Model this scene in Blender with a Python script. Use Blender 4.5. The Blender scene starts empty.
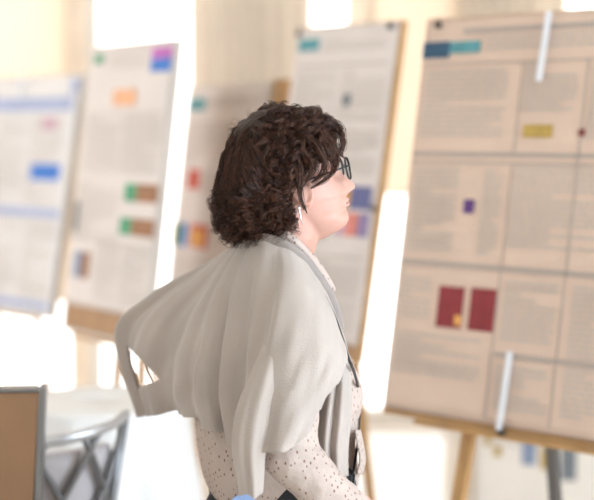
import bpy, bmesh, math, random
import numpy as np
from mathutils import Vector, Matrix, noise
from mathutils.bvhtree import BVHTree
random.seed(7)
C = bpy.context.scene.collection
PI = math.pi
# ------------------------------------------------------------ camera, sky, light, exposure
CZ, PITCH = 1.55, 0.085
cd = bpy.data.cameras.new('camera'); cam = bpy.data.objects.new('camera', cd); C.objects.link(cam)
cam.location = (0, 0, CZ); cam.rotation_euler = (PI/2 - PITCH, 0, 0)
cd.lens = 85; cd.sensor_width = 36; cd.clip_end = 200
cd.dof.use_dof = True; cd.dof.focus_distance = 2.60; cd.dof.aperture_fstop = 1.9
bpy.context.scene.camera = cam
w = bpy.data.worlds.new('daylight'); bpy.context.scene.world = w; w.use_nodes = True
bg = w.node_tree.nodes['Background']; bg.inputs[0].default_value = (1, .98, .96, 1); bg.inputs[1].default_value = 3.0
def area(name, loc, rot, sx, sy, power, col):
    l = bpy.data.lights.new(name, 'AREA'); l.shape = 'RECTANGLE'; l.size = sx; l.size_y = sy; l.energy = power; l.color = col
    o = bpy.data.objects.new(name, l); o.location = loc; o.rotation_euler = rot; C.objects.link(o); return o
# daylight entering by the tall windows of the right-hand wall
area('window_daylight', (3.35, .4, 1.75), (0, math.radians(90), 0), 2.6, 3.2, 185, (.62, .80, 1))
# added light at an invented left-wall opening, brightens the left boards
area('window_daylight', (-3.55, 5.2, 1.75), (0, math.radians(-90), 0), 2.6, 1.1, 20, (.92, .95, 1))
vs = bpy.context.scene.view_settings
vs.view_transform = 'Standard'; vs.look = 'None'; vs.gamma = 1; vs.use_curve_mapping = False; vs.exposure = 0.27
bpy.context.scene.display_settings.display_device = 'sRGB'

# ------------------------------------------------------------ helpers
F = 85/36*594
_f = Vector((0, math.cos(PITCH), -math.sin(PITCH))); _u = Vector((0, math.sin(PITCH), math.cos(PITCH))); _r = Vector((1, 0, 0))
def P(px, py, Y):
    """measured point of the place at distance Y"""
    d = _f + _r*((px-297)/F) + _u*((250-py)/F)
    return Vector((0, 0, CZ)) + d*(Y/d.y)
def pix(p):
    d = Vector(p) - Vector((0, 0, CZ)); return (297 + F*d.dot(_r)/d.dot(_f), 250 - F*d.dot(_u)/d.dot(_f))
def link(name, me, mat=None, parent=None, smooth=True):
    o = bpy.data.objects.new(name, me); C.objects.link(o)
    if mat: me.materials.append(mat)
    if smooth and len(me.polygons): me.polygons.foreach_set('use_smooth', [True]*len(me.polygons))
    if parent:
        o.parent = parent
        o.matrix_parent_inverse = Matrix.Identity(4)
    return o
def tag(o, label=None, cat=None, group=None, kind=None):
    if label: o['label'] = label
    if cat: o['category'] = cat
    if group: o['group'] = group
    if kind: o['kind'] = kind
    return o
def empty(name, loc=(0, 0, 0), rot=(0, 0, 0)):
    o = bpy.data.objects.new(name, None); o.location = loc; o.rotation_euler = rot; o.empty_display_size = .1; C.objects.link(o); return o
def mesh(verts, faces, name='m'):
    me = bpy.data.meshes.new(name); me.from_pydata([tuple(v) for v in verts], [], faces); me.update(); return me
class MB:
    def __init__(s): s.v = []; s.f = []
    def add(s, v, f):
        n = len(s.v); s.v += [tuple(a) for a in v]; s.f += [tuple(i+n for i in q) for q in f]; return s
    def box(s, x0, x1, y0, y1, z0, z1, b=0):
        if b <= 0:
            v = [(x, y, z) for x in (x0, x1) for y in (y0, y1) for z in (z0, z1)]
            return s.add(v, [(0, 1, 3, 2), (4, 6, 7, 5), (0, 4, 5, 1), (2, 3, 7, 6), (0, 2, 6, 4), (1, 5, 7, 3)])
        bm = bmesh.new(); bmesh.ops.create_cube(bm, size=1)
        for v in bm.verts: v.co = Vector(((x0+x1)/2+v.co.x*(x1-x0), (y0+y1)/2+v.co.y*(y1-y0), (z0+z1)/2+v.co.z*(z1-z0)))
        bmesh.ops.bevel(bm, geom=bm.edges[:], offset=b, segments=2, affect='EDGES', profile=.5)
        bm.verts.index_update()
        s.add([v.co.copy() for v in bm.verts], [[v.index for v in q.verts] for q in bm.faces]); bm.free(); return s
    def tube(s, pts, rad, seg=8, cap=True, flat=None):
        pts = [Vector(p) for p in pts]; n = len(pts)
        if not hasattr(rad, '__len__'): rad = [rad]*n
        up = None; rings = []
        for i in range(n):
            t = (pts[min(i+1, n-1)] - pts[max(i-1, 0)]).normalized()
            if up is None:
                up = t.orthogonal().normalized()
                if flat is not None: up = (Vector(flat) - t*t.dot(Vector(flat))).normalized()
            up = (up - t*up.dot(t)).normalized(); sd = t.cross(up)
            r = rad[i]; a, b = (r if hasattr(r, '__len__') else (r, r))
            rings.append([pts[i] + up*math.cos(2*PI*k/seg)*a + sd*math.sin(2*PI*k/seg)*b for k in range(seg)])
        v = [p for r in rings for p in r]; f = []
        for i in range(n-1):
            for k in range(seg): f.append((i*seg+k, i*seg+(k+1) % seg, (i+1)*seg+(k+1) % seg, (i+1)*seg+k))
        if cap: f.append(tuple(range(seg))[::-1]); f.append(tuple((n-1)*seg+k for k in range(seg)))
        return s.add(v, f)
    def bar(s, a, b, wx, wy, up=(0, 0, 1)):
        a, b = Vector(a), Vector(b); t = (b-a).normalized(); u = Vector(up); u = (u-t*u.dot(t)).normalized(); sd = t.cross(u)
        v = [p + sd*x*wx/2 + u*y*wy/2 for p in (a, b) for x, y in ((-1, -1), (1, -1), (1, 1), (-1, 1))]
        return s.add(v, [(3, 2, 1, 0), (4, 5, 6, 7), (0, 1, 5, 4), (1, 2, 6, 5), (2, 3, 7, 6), (3, 0, 4, 7)])
    def ell(s, c, r, rot=None, su=20, sv=12):
        c = Vector(c); v = []; f = []
        R = rot.to_matrix() if rot is not None else Matrix.Identity(3)
        for j in range(sv+1):
            a = PI*j/sv
            for i in range(su):
                b = 2*PI*i/su; q = Vector((r[0]*math.sin(a)*math.cos(b), r[1]*math.sin(a)*math.sin(b), r[2]*math.cos(a)))
                v.append(c + R @ q)
        for j in range(sv):
            for i in range(su): f.append((j*su+i, (j+1)*su+i, (j+1)*su+(i+1) % su, j*su+(i+1) % su))
        return s.add(v, f)
    def loft(s, rings, cap=True):
        n = len(rings[0]); v = [p for r in rings for p in r]; f = []
        for i in range(len(rings)-1):
            for k in range(n): f.append((i*n+k, i*n+(k+1) % n, (i+1)*n+(k+1) % n, (i+1)*n+k))
        if cap: f.append(tuple(range(n))[::-1]); f.append(tuple((len(rings)-1)*n+k for k in range(n)))
        return s.add(v, f)
    def chain(s, pts, rad, seg=16):
        """tapered limb with round ends, finely resampled"""
        q, r = [], []
        for i in range(len(pts)-1):
            for k in range(6):
                t = k/6; q.append(Vector(pts[i]).lerp(Vector(pts[i+1]), t)); r.append(rad[i]*(1-t)+rad[i+1]*t)
        q.append(Vector(pts[-1])); r.append(rad[-1])
        s.tube(q, r, seg)
        for p, rr in zip(pts, rad): s.ell(p, (rr, rr, rr), su=14, sv=8)
        return s
    def build(s, name, mat=None, parent=None, smooth=False):
        me = mesh(s.v, s.f, name); bm = bmesh.new(); bm.from_mesh(me); bmesh.ops.recalc_face_normals(bm, faces=bm.faces); bm.to_mesh(me); bm.free()
        return link(name, me, mat, parent, smooth)
def blob(mb, voxel, smooth=6, fac=.5):
    me = mesh(mb.v, mb.f); bm = bmesh.new(); bm.from_mesh(me); bmesh.ops.recalc_face_normals(bm, faces=bm.faces); bm.to_mesh(me); bm.free()
    o = bpy.data.objects.new('tmp', me); C.objects.link(o)
    m = o.modifiers.new('r', 'REMESH'); m.mode = 'VOXEL'; m.voxel_size = voxel
    if smooth: k = o.modifiers.new('s', 'SMOOTH'); k.iterations = smooth; k.factor = fac
    out = bpy.data.meshes.new_from_object(o.evaluated_get(bpy.context.evaluated_depsgraph_get()))
    bpy.data.objects.remove(o); return out
def bez(ctrl, n):
    """Catmull-Rom resample of a list of Vectors/tuples to n points"""
    c = [np.array(p, float) for p in ctrl]; m = len(c)-1; out = []
    for i in range(n):
        t = i/(n-1)*m; k = min(int(t), m-1); t -= k
        p0, p1, p2, p3 = c[max(k-1, 0)], c[k], c[k+1], c[min(k+2, m)]
        if k == 0: p0 = 2*p1-p2
        if k+2 > m: p3 = 2*p2-p1
        out.append(.5*((2*p1)+(-p0+p2)*t+(2*p0-5*p1+4*p2-p3)*t*t+(-p0+3*p1-3*p2+p3)*t**3))
    return out
def grid_surface(cols, nu, nv):
    """cols: control columns of 3-D points -> fine grid G[u][v]"""
    fine = [bez(c, nv) for c in cols]
    return np.array([[r for r in bez([fine[k][j] for k in range(len(cols))], nu)] for j in range(nv)]).transpose(1, 0, 2)
def grid_mesh(G, drop=None, name='m'):
    nu, nv = G.shape[:2]; v = G.reshape(-1, 3); f = []
    for i in range(nu-1):
        for j in range(nv-1):
            if drop and drop((G[i, j]+G[i+1, j+1])/2, i, j): continue
            f.append((i*nv+j, (i+1)*nv+j, (i+1)*nv+j+1, i*nv+j+1))
    return mesh(v, f, name)
def inpoly(p, poly):
    x, y = p; c = False; j = len(poly)-1
    for i in range(len(poly)):
        if (poly[i][1] > y) != (poly[j][1] > y) and x < (poly[j][0]-poly[i][0])*(y-poly[i][1])/(poly[j][1]-poly[i][1])+poly[i][0]: c = not c
        j = i
    return c

# ------------------------------------------------------------ materials
def mat(name, col, rough=.6, metal=0, noise_s=0, noise_a=.1, bump=0, bump_s=60, trans=0, sheen=0, sss=0, spec=.5, coord='Object'):
    m = bpy.data.materials.new(name); m.use_nodes = True; nt = m.node_tree; b = nt.nodes['Principled BSDF']
    b.inputs['Base Color'].default_value = (*col, 1); b.inputs['Roughness'].default_value = rough; b.inputs['Metallic'].default_value = metal
    b.inputs['Specular IOR Level'].default_value = spec
    if sheen: b.inputs['Sheen Weight'].default_value = sheen
    if sss:
        b.inputs['Subsurface Weight'].default_value = sss; b.inputs['Subsurface Radius'].default_value = (.012, .005, .003); b.inputs['Subsurface Scale'].default_value = 1
    tc = nt.nodes.new('ShaderNodeTexCoord')
    if noise_s:
        n = nt.nodes.new('ShaderNodeTexNoise'); n.inputs['Scale'].default_value = noise_s; n.inputs['Detail'].default_value = 4
        nt.links.new(tc.outputs[coord], n.inputs['Vector'])
        r = nt.nodes.new('ShaderNodeMapRange'); r.inputs[1].default_value = .3; r.inputs[2].default_value = .7; r.inputs[3].default_value = 1-noise_a; r.inputs[4].default_value = 1+noise_a
        nt.links.new(n.outputs[0], r.inputs[0])
        x = nt.nodes.new('ShaderNodeVectorMath'); x.operation = 'SCALE'; x.inputs[0].default_value = col; nt.links.new(r.outputs[0], x.inputs['Scale'])
        nt.links.new(x.outputs[0], b.inputs['Base Color'])
    if bump:
        n = nt.nodes.new('ShaderNodeTexNoise'); n.inputs['Scale'].default_value = bump_s; n.inputs['Detail'].default_value = 3
        nt.links.new(tc.outputs[coord], n.inputs['Vector'])
        k = nt.nodes.new('ShaderNodeBump'); k.inputs['Strength'].default_value = bump; k.inputs['Distance'].default_value = .003
        nt.links.new(n.outputs[0], k.inputs['Height']); nt.links.new(k.outputs[0], b.inputs['Normal'])
    if trans:
        t = nt.nodes.new('ShaderNodeBsdfTranslucent'); t.inputs[0].default_value = (*col, 1)
        mx = nt.nodes.new('ShaderNodeMixShader'); mx.inputs[0].default_value = trans
        nt.links.new(b.outputs[0], mx.inputs[1]); nt.links.new(t.outputs[0], mx.inputs[2]); nt.links.new(mx.outputs[0], nt.nodes['Material Output'].inputs[0])
    return m
M = {}
M['wall'] = mat('wall_paint', (.82, .76, .69), .8, noise_s=3, noise_a=.03)
M['ceil'] = mat('ceiling_paint', (.85, .80, .72), .9)
M['floor'] = mat('polished_floor', (.80, .74, .67), .16, spec=.9, noise_s=2, noise_a=.05)
M['curtain'] = mat('cream_curtain', (.92, .84, .74), .8, noise_s=8, noise_a=.05, trans=.45)
M['shade'] = mat('cream_shade', (.92, .83, .72), .8, noise_s=5, noise_a=.04, trans=.5)
M['frame'] = mat('white_frame', (.9, .88, .84), .5)
M['paper'] = mat('pale_paper', (.77, .69, .65), .55, noise_s=6, noise_a=.04, bump=.2, bump_s=9)
M['paper_warm'] = mat('warm_paper', (.72, .54, .43), .5, noise_s=6, noise_a=.04, bump=.3, bump_s=8)
M['paper_cream'] = mat('cream_paper', (.90, .82, .73), .55, noise_s=5, noise_a=.03)
M['paper_white'] = mat('white_paper', (.80, .77, .76), .55, noise_s=5, noise_a=.03)
M['print'] = mat('grey_print', (.46, .38, .33), .7)
M['print_soft'] = mat('soft_print', (.56, .48, .42), .7)
M['print_pale'] = mat('pale_print', (.64, .57, .52), .7)
M['backing'] = mat('brown_backing', (.42, .24, .12), .6, noise_s=14, noise_a=.12)
M['chair_metal'] = mat('brushed_silver', (.22, .22, .225), .33, metal=.8)
M['rail_metal'] = mat('pale_silver', (.55, .55, .56), .3, metal=.7)
M['foam'] = mat('pale_foam_board', (.74, .68, .62), .7)
M['wood'] = mat('honey_wood', (.50, .28, .11), .45, noise_s=12, noise_a=.15)
M['black'] = mat('black_plastic', (.015, .015, .018), .4)
M['white'] = mat('white_plastic', (.86, .86, .90), .35)
def flat(n, c): M[n] = mat(n + '_ink', c, .6, noise_s=25, noise_a=.15)
for n, c in dict(teal=(.10, .32, .36), navy=(.03, .09, .16), yellow=(.50, .33, .08), maroon=(.27, .025, .03), purple=(.12, .04, .22), orange=(.85, .42, .08), blue=(.05, .20, .62),
                 green=(.06, .32, .16), brown=(.35, .16, .07), red=(.60, .07, .04), magenta=(.55, .15, .50), peach=(.85, .45, .25), slate=(.13, .14, .32), lilac=(.30, .22, .42),
                 pink=(.75, .25, .20), rose=(.60, .38, .46), stripe=(.42, .47, .66), grey=(.2, .22, .24), amber=(.8, .40, .10), steel=(.25, .30, .42)).items(): flat(n, c)
M['skin'] = mat('skin', (.57, .315, .245), .5, noise_s=30, noise_a=.05, sss=.35, bump=.15, bump_s=120)
M['lip'] = mat('lip', (.66, .36, .31), .45)
M['hair'] = mat('dark_brown_hair', (.030, .011, .006), .5, noise_s=20, noise_a=.35, spec=.5)
M['strand'] = mat('hair_strand', (.062, .022, .011), .34, noise_s=160, noise_a=.5, spec=.4)
M['cardigan'] = mat('light_grey_knit', (.47, .395, .345), .85, noise_s=10, noise_a=.04, bump=.35, bump_s=350, sheen=.3, trans=.08)
M['rib'] = mat('shaded_ribbing', (.29, .245, .22), .85, bump=.4, bump_s=300, sheen=.2)  # darkened: shade inside the rolled collar is put into the colour
M['trouser'] = mat('black_trousers', (.012, .013, .018), .7)
M['shoe'] = mat('black_leather', (.015, .012, .01), .3)
M['glass'] = None
def blouse_mat():
    m = mat('dotted_blouse', (.72, .61, .53), .7, trans=.12); nt = m.node_tree; b = nt.nodes['Principled BSDF']
    tc = nt.nodes.new('ShaderNodeTexCoord'); mp = nt.nodes.new('ShaderNodeMapping'); mp.inputs['Scale'].default_value = (1, 1, .6); mp.inputs['Rotation'].default_value = (0, .5, 0)
    vo = nt.nodes.new('ShaderNodeTexVoronoi'); vo.inputs['Scale'].default_value = 132; vo.inputs['Randomness'].default_value = .35
    lt = nt.nodes.new('ShaderNodeMath'); lt.operation = 'LESS_THAN'; lt.inputs[1].default_value = .245
    mx = nt.nodes.new('ShaderNodeMix'); mx.data_type = 'RGBA'; mx.inputs[6].default_value = (.56, .45, .39, 1); mx.inputs[7].default_value = (.20, .09, .06, 1)
    nt.links.new(tc.outputs['Object'], mp.inputs[0]); nt.links.new(mp.outputs[0], vo.inputs['Vector']); nt.links.new(vo.outputs['Distance'], lt.inputs[0])
    nt.links.new(lt.outputs[0], mx.inputs[0]); nt.links.new(mx.outputs[2], b.inputs['Base Color'])
    n = nt.nodes.new('ShaderNodeTexNoise'); n.inputs['Scale'].default_value = 22; n.inputs['Detail'].default_value = 3; nt.links.new(tc.outputs['Object'], n.inputs['Vector'])
    k = nt.nodes.new('ShaderNodeBump'); k.inputs['Strength'].default_value = .5; k.inputs['Distance'].default_value = .02; nt.links.new(n.outputs[0], k.inputs['Height']); nt.links.new(k.outputs[0], b.inputs['Normal'])
    return m
M['blouse'] = blouse_mat()
def glass_mat(name, col=(1, 1, 1)):
    m = bpy.data.materials.new(name); m.use_nodes = True; nt = m.node_tree
    t = nt.nodes.new('ShaderNodeBsdfTransparent'); t.inputs[0].default_value = (*col, 1); g = nt.nodes.new('ShaderNodeBsdfGlossy'); g.inputs['Roughness'].default_value = .05
    mx = nt.nodes.new('ShaderNodeMixShader'); mx.inputs[0].default_value = .06
    nt.links.new(t.outputs[0], mx.inputs[1]); nt.links.new(g.outputs[0], mx.inputs[2]); nt.links.new(mx.outputs[0], nt.nodes['Material Output'].inputs[0]); return m
M['glass'] = glass_mat('window_glass'); M['lens'] = glass_mat('lens_glass', (.86, .9, .93))
M['chair_tan'] = mat('tan_upholstery', (.34, .19, .10), .40, noise_s=6, noise_a=.08, bump=.2)
M['chair_grey'] = mat('grey_upholstery', (.50, .46, .46), .8)
M['cloth'] = mat('white_tablecloth', (.88, .86, .84), .7, noise_s=4, noise_a=.03)
M['silver'] = mat('silver', (.8, .8, .8), .2, metal=1)

# ------------------------------------------------------------ room
def struct(o): o['kind'] = 'structure'; return o
X0, X1, YB, YF, H = -3.6, 3.4, 7.3, -2.6, 3.3
struct(MB().box(X0, X1, YF, YB, -.1, 0).build('floor', M['floor']))
struct(MB().box(X0, X1, YF, YB, H, H+.1).build('ceiling', M['ceil']))
def wx(px): return P(px, 250, YB).x
def wz(px_y): return P(297, px_y, YB).z
def wall_y(name, y0, y1, xa, xb, holes):
    """wall across the view with rectangular holes (x0,x1,z0,z1)"""
    xs = sorted({xa, xb} | {h[0] for h in holes} | {h[1] for h in holes}); zs = sorted({0, H} | {h[2] for h in holes} | {h[3] for h in holes}); mb = MB()
    for a, b in zip(xs, xs[1:]):
        for c, d in zip(zs, zs[1:]):
            if not any(h[0] <= (a+b)/2 <= h[1] and h[2] <= (c+d)/2 <= h[3] for h in holes): mb.box(a, b, y0, y1, c, d)
    return struct(mb.build(name, M['wall']))
holes = [(wx(-110), wx(76), .03, 3.1), (wx(90), wx(199), .03, 3.1), (wx(303), wx(456), .03, 3.1)]
holes_r = [(wx(540), wx(700), .03, 3.1)]
wall_y('wall_back', YB, YB+.18, X0, X1, holes+holes_r)
mb = MB(); mb.box(X0-.15, X0, YF, 4.6, 0, H); mb.box(X0-.15, X0, 5.8, YB+.18, 0, H); mb.box(X0-.15, X0, 4.6, 5.8, 0, .35); mb.box(X0-.15, X0, 4.6, 5.8, 3.1, H)  # left opening added to let light onto the boards
struct(mb.build('wall_left', M['wall']))
# right wall with a wide opening for the tall windows
mb = MB(); mb.box(X1, X1+.15, YF, -1.3, 0, H); mb.box(X1, X1+.15, 2.1, YB+.18, 0, H); mb.box(X1, X1+.15, -1.3, 2.1, 0, .35); mb.box(X1, X1+.15, -1.3, 2.1, 3.1, H)
struct(mb.build('wall_right', M['wall']))
for i, (a, b, c, d) in enumerate(holes+holes_r):
    e = struct(empty('window_%d' % (i+1), ((a+b)/2, YB+.09, c)))
    wd, ht = b-a, d-c; t = .045; mb = MB()
    mb.box(-wd/2, -wd/2+t, -.03, .03, 0, ht); mb.box(wd/2-t, wd/2, -.03, .03, 0, ht); mb.box(-wd/2+t, wd/2-t, -.03, .03, 0, t); mb.box(-wd/2+t, wd/2-t, -.03, .03, ht-t, ht)
    mb.build('window_frame', M['frame'], e)
    MB().box(-wd/2+t, wd/2-t, -.004, .004, t, ht-t).build('pane', M['glass'], e)
for n_, (xw, yw, hw_) in enumerate(((X1+.07, .4, 1.7), (X0-.07, 5.2, .6))):  # right-wall window, then the added left-wall one that brightens the boards
    e = struct(empty('window_%d' % (n_+5), (xw, yw, .35))); mb = MB()
    for k in range(5): y = -hw_+hw_/2*k; mb.box(-.03, .03, y-.03, y+.03, .05, 2.70)
    mb.box(-.03, .03, -hw_, hw_, 0, .05); mb.box(-.03, .03, -hw_, hw_, 2.70, 2.75); mb.build('window_frame', M['frame'], e)
    MB().box(-.003, .003, -hw_+.03, hw_-.03, .05, 2.7).build('pane', M['glass'], e)
struct(MB().box(X0, X1, YF-.15, YF, 0, H).build('wall_front', M['wall']))
def curtain(x0, x1, z0, z1, y, label, group=None, pleat=.085, amp=.013, m='curtain', name='curtain', cat='curtain', lift=0):
    n = int((x1-x0)/.008); G = np.zeros((n, 14, 3))
    for i in range(n):
        x = x0+(x1-x0)*i/(n-1); ph = 2*PI*x/pleat + 1.3*math.sin(x*7)
        for j in range(14):
            t = j/13; zz = z1+(z0-z1)*t
            G[i, j] = (x+.006*math.cos(ph)*t, y + amp*math.sin(ph)*(.6+.4*t)+.01*math.sin(x*3), zz)
    o = link(name, grid_mesh(G), M[m]); s = o.modifiers.new('s', 'SOLIDIFY'); s.thickness = .002
    return tag(o, label, cat, group)
yc = YB-.09
GC = 'cream curtains along the window wall'
curtain(wx(72), wx(94), .03, 3.2, yc, 'narrow cream curtain gathered between the left window pair', GC)
curtain(wx(195), wx(308), .03, 3.2, yc, 'wide cream pleated curtain above the head of the woman', GC, pleat=.10)
curtain(wx(345), wx(374), .8, 3.2, yc, 'narrow cream curtain behind the tall board right of the head', GC)
curtain(wx(455), wx(560), .03, 3.2, yc, 'cream pleated curtain behind the large right-hand board', GC, pleat=.12)
def roman(x0, x1, z0, z1, label):
    n = 30; k = 40; G = np.zeros((n, k, 3))
    for i in range(n):
        for j in range(k):
            t = j/(k-1); z = z1+(z0-z1)*t
            G[i, j] = (x0+(x1-x0)*i/(n-1), YB-.03-.02*abs(math.sin(t*PI*4))-.002*math.sin(i), z - .02*math.sin(PI*i/(n-1))*t)
    o = link('roman_shade', grid_mesh(G), M['shade']); s = o.modifiers.new('s', 'SOLIDIFY'); s.thickness = .003
    return tag(o, label, 'window shade', 'fabric shades on the windows')
roman(wx(-110), wx(78), wz(300), 3.2, 'cream fabric shade lowered over the leftmost window')
roman(wx(366), wx(460), wz(192), 3.2, 'cream fabric shade half lowered over window between the two right boards')

# ------------------------------------------------------------ display boards on easels
def rect(mb, x0, x1, z0, z1, y, th=.0008):
    mb.box(min(x0, x1), max(x0, x1), y-th, y, min(z0, z1), max(z0, z1)); return mb
def board(pos, yaw, lean, W, Hh, lab, paper, pmargin, blocks, textcols, label_poster, seed, ledge=.03, text='print_soft', strips=(), clips=(), easel=True, mast=None, stripmat='white', edge='foam', fx=None, rear=.20, legmat='wood'):
    rnd = random.Random(seed); rot = (-lean, 0, -yaw)
    e = tag(empty('display_board', pos, rot), lab[0], 'board', 'display boards standing in the room')
    l, r, b, t = pmargin      # paper rectangle in board metres
    bx0, bx1 = -W/2, W/2
    MB().box(bx0+.006, bx1-.006, .004, .022, -Hh/2+.006, Hh/2-.006).build('panel', M['backing'], e)
    mb = MB(); mb.box(bx0, bx1, .0, .026, -Hh/2, -Hh/2+.012, .002); mb.box(bx0, bx1, .0, .026, Hh/2-.012, Hh/2, .002); mb.box(bx0, bx0+.010, .0, .026, -Hh/2+.012, Hh/2-.012); mb.box(bx1-.010, bx1, .0, .026, -Hh/2+.012, Hh/2-.012)
    mb.build('frame', M[edge], e)
    p = tag(empty('poster', pos, rot), label_poster, 'poster', 'posters on the display boards')
    # slightly wavy paper sheet
    nx, nz = 30, 40; G = np.zeros((nx, nz, 3)); yp = -.0030
    for i in range(nx):
        for j in range(nz):
            x = l+(r-l)*i/(nx-1); z = b+(t-b)*j/(nz-1); G[i, j] = (x, yp+.0009*math.sin(z*14+x*5+seed), z)
    s = link('sheet', grid_mesh(G), M[paper], p); k = s.modifiers.new('s', 'SOLIDIFY'); k.thickness = .0008; k.offset = 1
    yt = -.0052; mb = MB()
    for (x0, x1, z0, z1) in textcols:              # printed lines of text
        mb = MB()
        z = z1
        while z > z0+.012:
            if rnd.random() < .16: rect(mb, x0, x0+(x1-x0)*.3, z-.0065, z, yt); z -= .0145; continue
            end = x1 - (rnd.random()*.5*(x1-x0) if rnd.random() < .25 else rnd.random()*.04*(x1-x0))
            x = x0
            while x < end-.006:
                wl = min(rnd.uniform(.012, .05), end-x); rect(mb, x, x+wl, z-.0065, z, yt); x += wl+.005
            z -= .0145
        if mb.v: mb.build('text_block', M[text], p)
    for nm, ink, x0, z1, x1, z0 in blocks:
        rect(MB(), x0, x1, z0, z1, yt-.0008-.0003*(nm == 'picture_inset')).build(nm, M[ink], p)
    for (x0, z0, x1, z1, wd) in strips:
        mb = MB().bar((x0, -.014, z0), (x1, -.014, z1), wd, .004, up=(0, 1, 0)); o = mb.build('strip', M[stripmat], e); o['label'] = 'white vertical strip'
    for (x, z) in clips:
        c = MB(); c.box(x-.010, x+.010, -.016, -.0062, z-.010, z+.006, .002); c.tube([(x-.006, -.012, z+.004), (x-.004, -.014, z+.018), (x+.004, -.014, z+.018), (x+.006, -.012, z+.004)], .0012, 6)
        c.build('clip', M['black'], e)
    # easel
    if easel:
        mw = Matrix.Translation(Vector(pos)) @ Matrix.Rotation(-yaw, 4, 'Z') @ Matrix.Rotation(-lean, 4, 'X')
        g = tag(empty('easel', (pos[0], pos[1], 0), (0, 0, -yaw)), lab[1], 'easel', 'wooden easels under the boards'); inv = (Matrix.Translation(Vector((pos[0], pos[1], 0))) @ Matrix.Rotation(-yaw, 4, 'Z')).inverted()
        L = lambda x, y, z: inv @ mw @ Vector((x, y, z))
        def ground(a, bb):   # extend a->bb to floor
            d = bb-a; return a + d*(a.z/(-d.z))
        topz = mast if mast else Hh/2-.15
        mx = .0 if mast is None else W/2-.06
        for sx in (-1, 1):
            fa, fb = fx or (-W*.22, W*.22); q_ = fa if sx < 0 else fb
            a = L(q_*.6, .045, Hh/2-.25); k = L(q_, .045, -Hh/2); gp = ground(a, k); gp.z = .0
            MB().bar(a, gp, .035, .022, up=(0, 1, 0)).build('front_leg', M['wood'], g)
        a = L(0, .062, -.05); MB().bar(a, (0, a.y+rear, 0), .03, .022, up=(0, 1, 0)).build('rear_leg', M[legmat], g)
        MB().bar(L(-W*.36, .0125, -Hh/2-.009), L(W*.36, .0125, -Hh/2-.009), .034, .014, up=L(0, 0, 1)-L(0, 0, 0)).build('ledge', M['wood'], g)
        if mast: MB().bar(L(W/2+.075, .02, -Hh/2+.1), L(W/2+.075, .02, mast), .12, .03, up=(0, 1, 0)).build('mast', M['wood'], g)
    return e
def cols(x0, x1, z0, z1, n, gap=.02):
    wd = (x1-x0-gap*(n-1))/n; return [(x0+i*(wd+gap), x0+i*(wd+gap)+wd, z0, z1) for i in range(n)]
# the big right-hand board
T = [(-.18, .36, .44, .49), (-.37, -.10, .20, .40), (-.05, .11, .27, .41), (.15, .36, .20, .41), (-.37, -.22, -.10, .13), (-.14, -.08, -.10, .13), (-.05, .36, -.08, .14),
     (-.37, -.09, -.44, -.32), (-.37, -.27, -.29, -.17), (-.04, .12, -.32, -.16), (.16, .36, -.50, -.16), (-.04, .12, -.50, -.38)]
board((.593, 3.615, 1.318), .723, .178, .784, 1.1,
      ('large brown backed display board leaning on easel at far right', 'wooden easel under the large right-hand board'), 'paper_warm', (-.388, .388, -.532, .546),
      [('title_logo', 'navy', -.390, .482, -.30, .436), ('title_logo', 'teal', -.30, .480, -.20, .448), ('header_rule', 'print', -.26, .515, .385, .500), ('divider', 'print', -.385, .176, .385, .164), ('divider', 'print', -.385, .150, .385, .145), ('divider', 'print', -.385, -.122, .385, -.136),
       ('divider', 'print', -.060, .42, -.056, .176), ('divider', 'print', -.060, .14, -.056, -.52), ('divider', 'print', .132, .42, .136, -.52), ('divider', 'print', -.05, -.345, .385, -.358), ('divider', 'print', -.385, .42, .385, .416),
       ('picture', 'yellow', -.037, .250, .051, .216), ('picture', 'maroon', .127, .238, .145, .221), ('picture', 'purple', -.196, .048, -.163, .012),
       ('picture', 'maroon', -.244, -.187, -.163, -.297), ('picture', 'maroon', -.141, -.185, -.062, -.297), ('picture_inset', 'amber', -.185, -.262, -.165, -.288)],
      T, 'tan paper poster with two dark red pictures on the right-hand board', 3, edge='wood', legmat='chair_metal', fx=(-.13, .34), strips=[(.007, .545, -.002, .363, .017), (.002, -.340, -.006, -.543, .017)], clips=[(-.345, .53), (0, -.545)])
board((.097, 4.64, 1.361), .856, .178, .508, 1.1,
      ('tall narrow display board just right of the head of the woman', 'wooden easel under the tall board right of the head'), 'paper', (-.248, .247, -.50, .546),
      [('title_logo', 'teal', -.231, .508, -.125, .465), ('picture', 'grey', .030, .312, .066, .272), ('picture', 'amber', .079, .009, .127, -.066), ('picture', 'slate', .129, .009, .225, -.066),
       ('picture', 'rose', .072, -.078, .122, -.154), ('picture', 'pink', .124, -.078, .178, -.154), ('picture', 'lilac', .180, -.078, .228, -.154), ('header_rule', 'print_soft', -.22, .415, .22, .409), ('divider', 'print_soft', -.22, .19, .22, .184), ('divider', 'print_soft', -.22, -.22, .22, -.226)],
      cols(-.22, .22, .21, .39, 2)+cols(-.22, .22, .03, .17, 2)+[(-.22, .05, -.20, 0)]+cols(-.22, .22, -.48, -.24, 2)+[(-.1, .2, .45, .50)], 'pale poster with small teal heading right of the hair', 5, text='print_pale', edge='wood', fx=(-.20, -.08), clips=[(.212, .53), (.245, -.06), (-.235, .53)])
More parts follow.
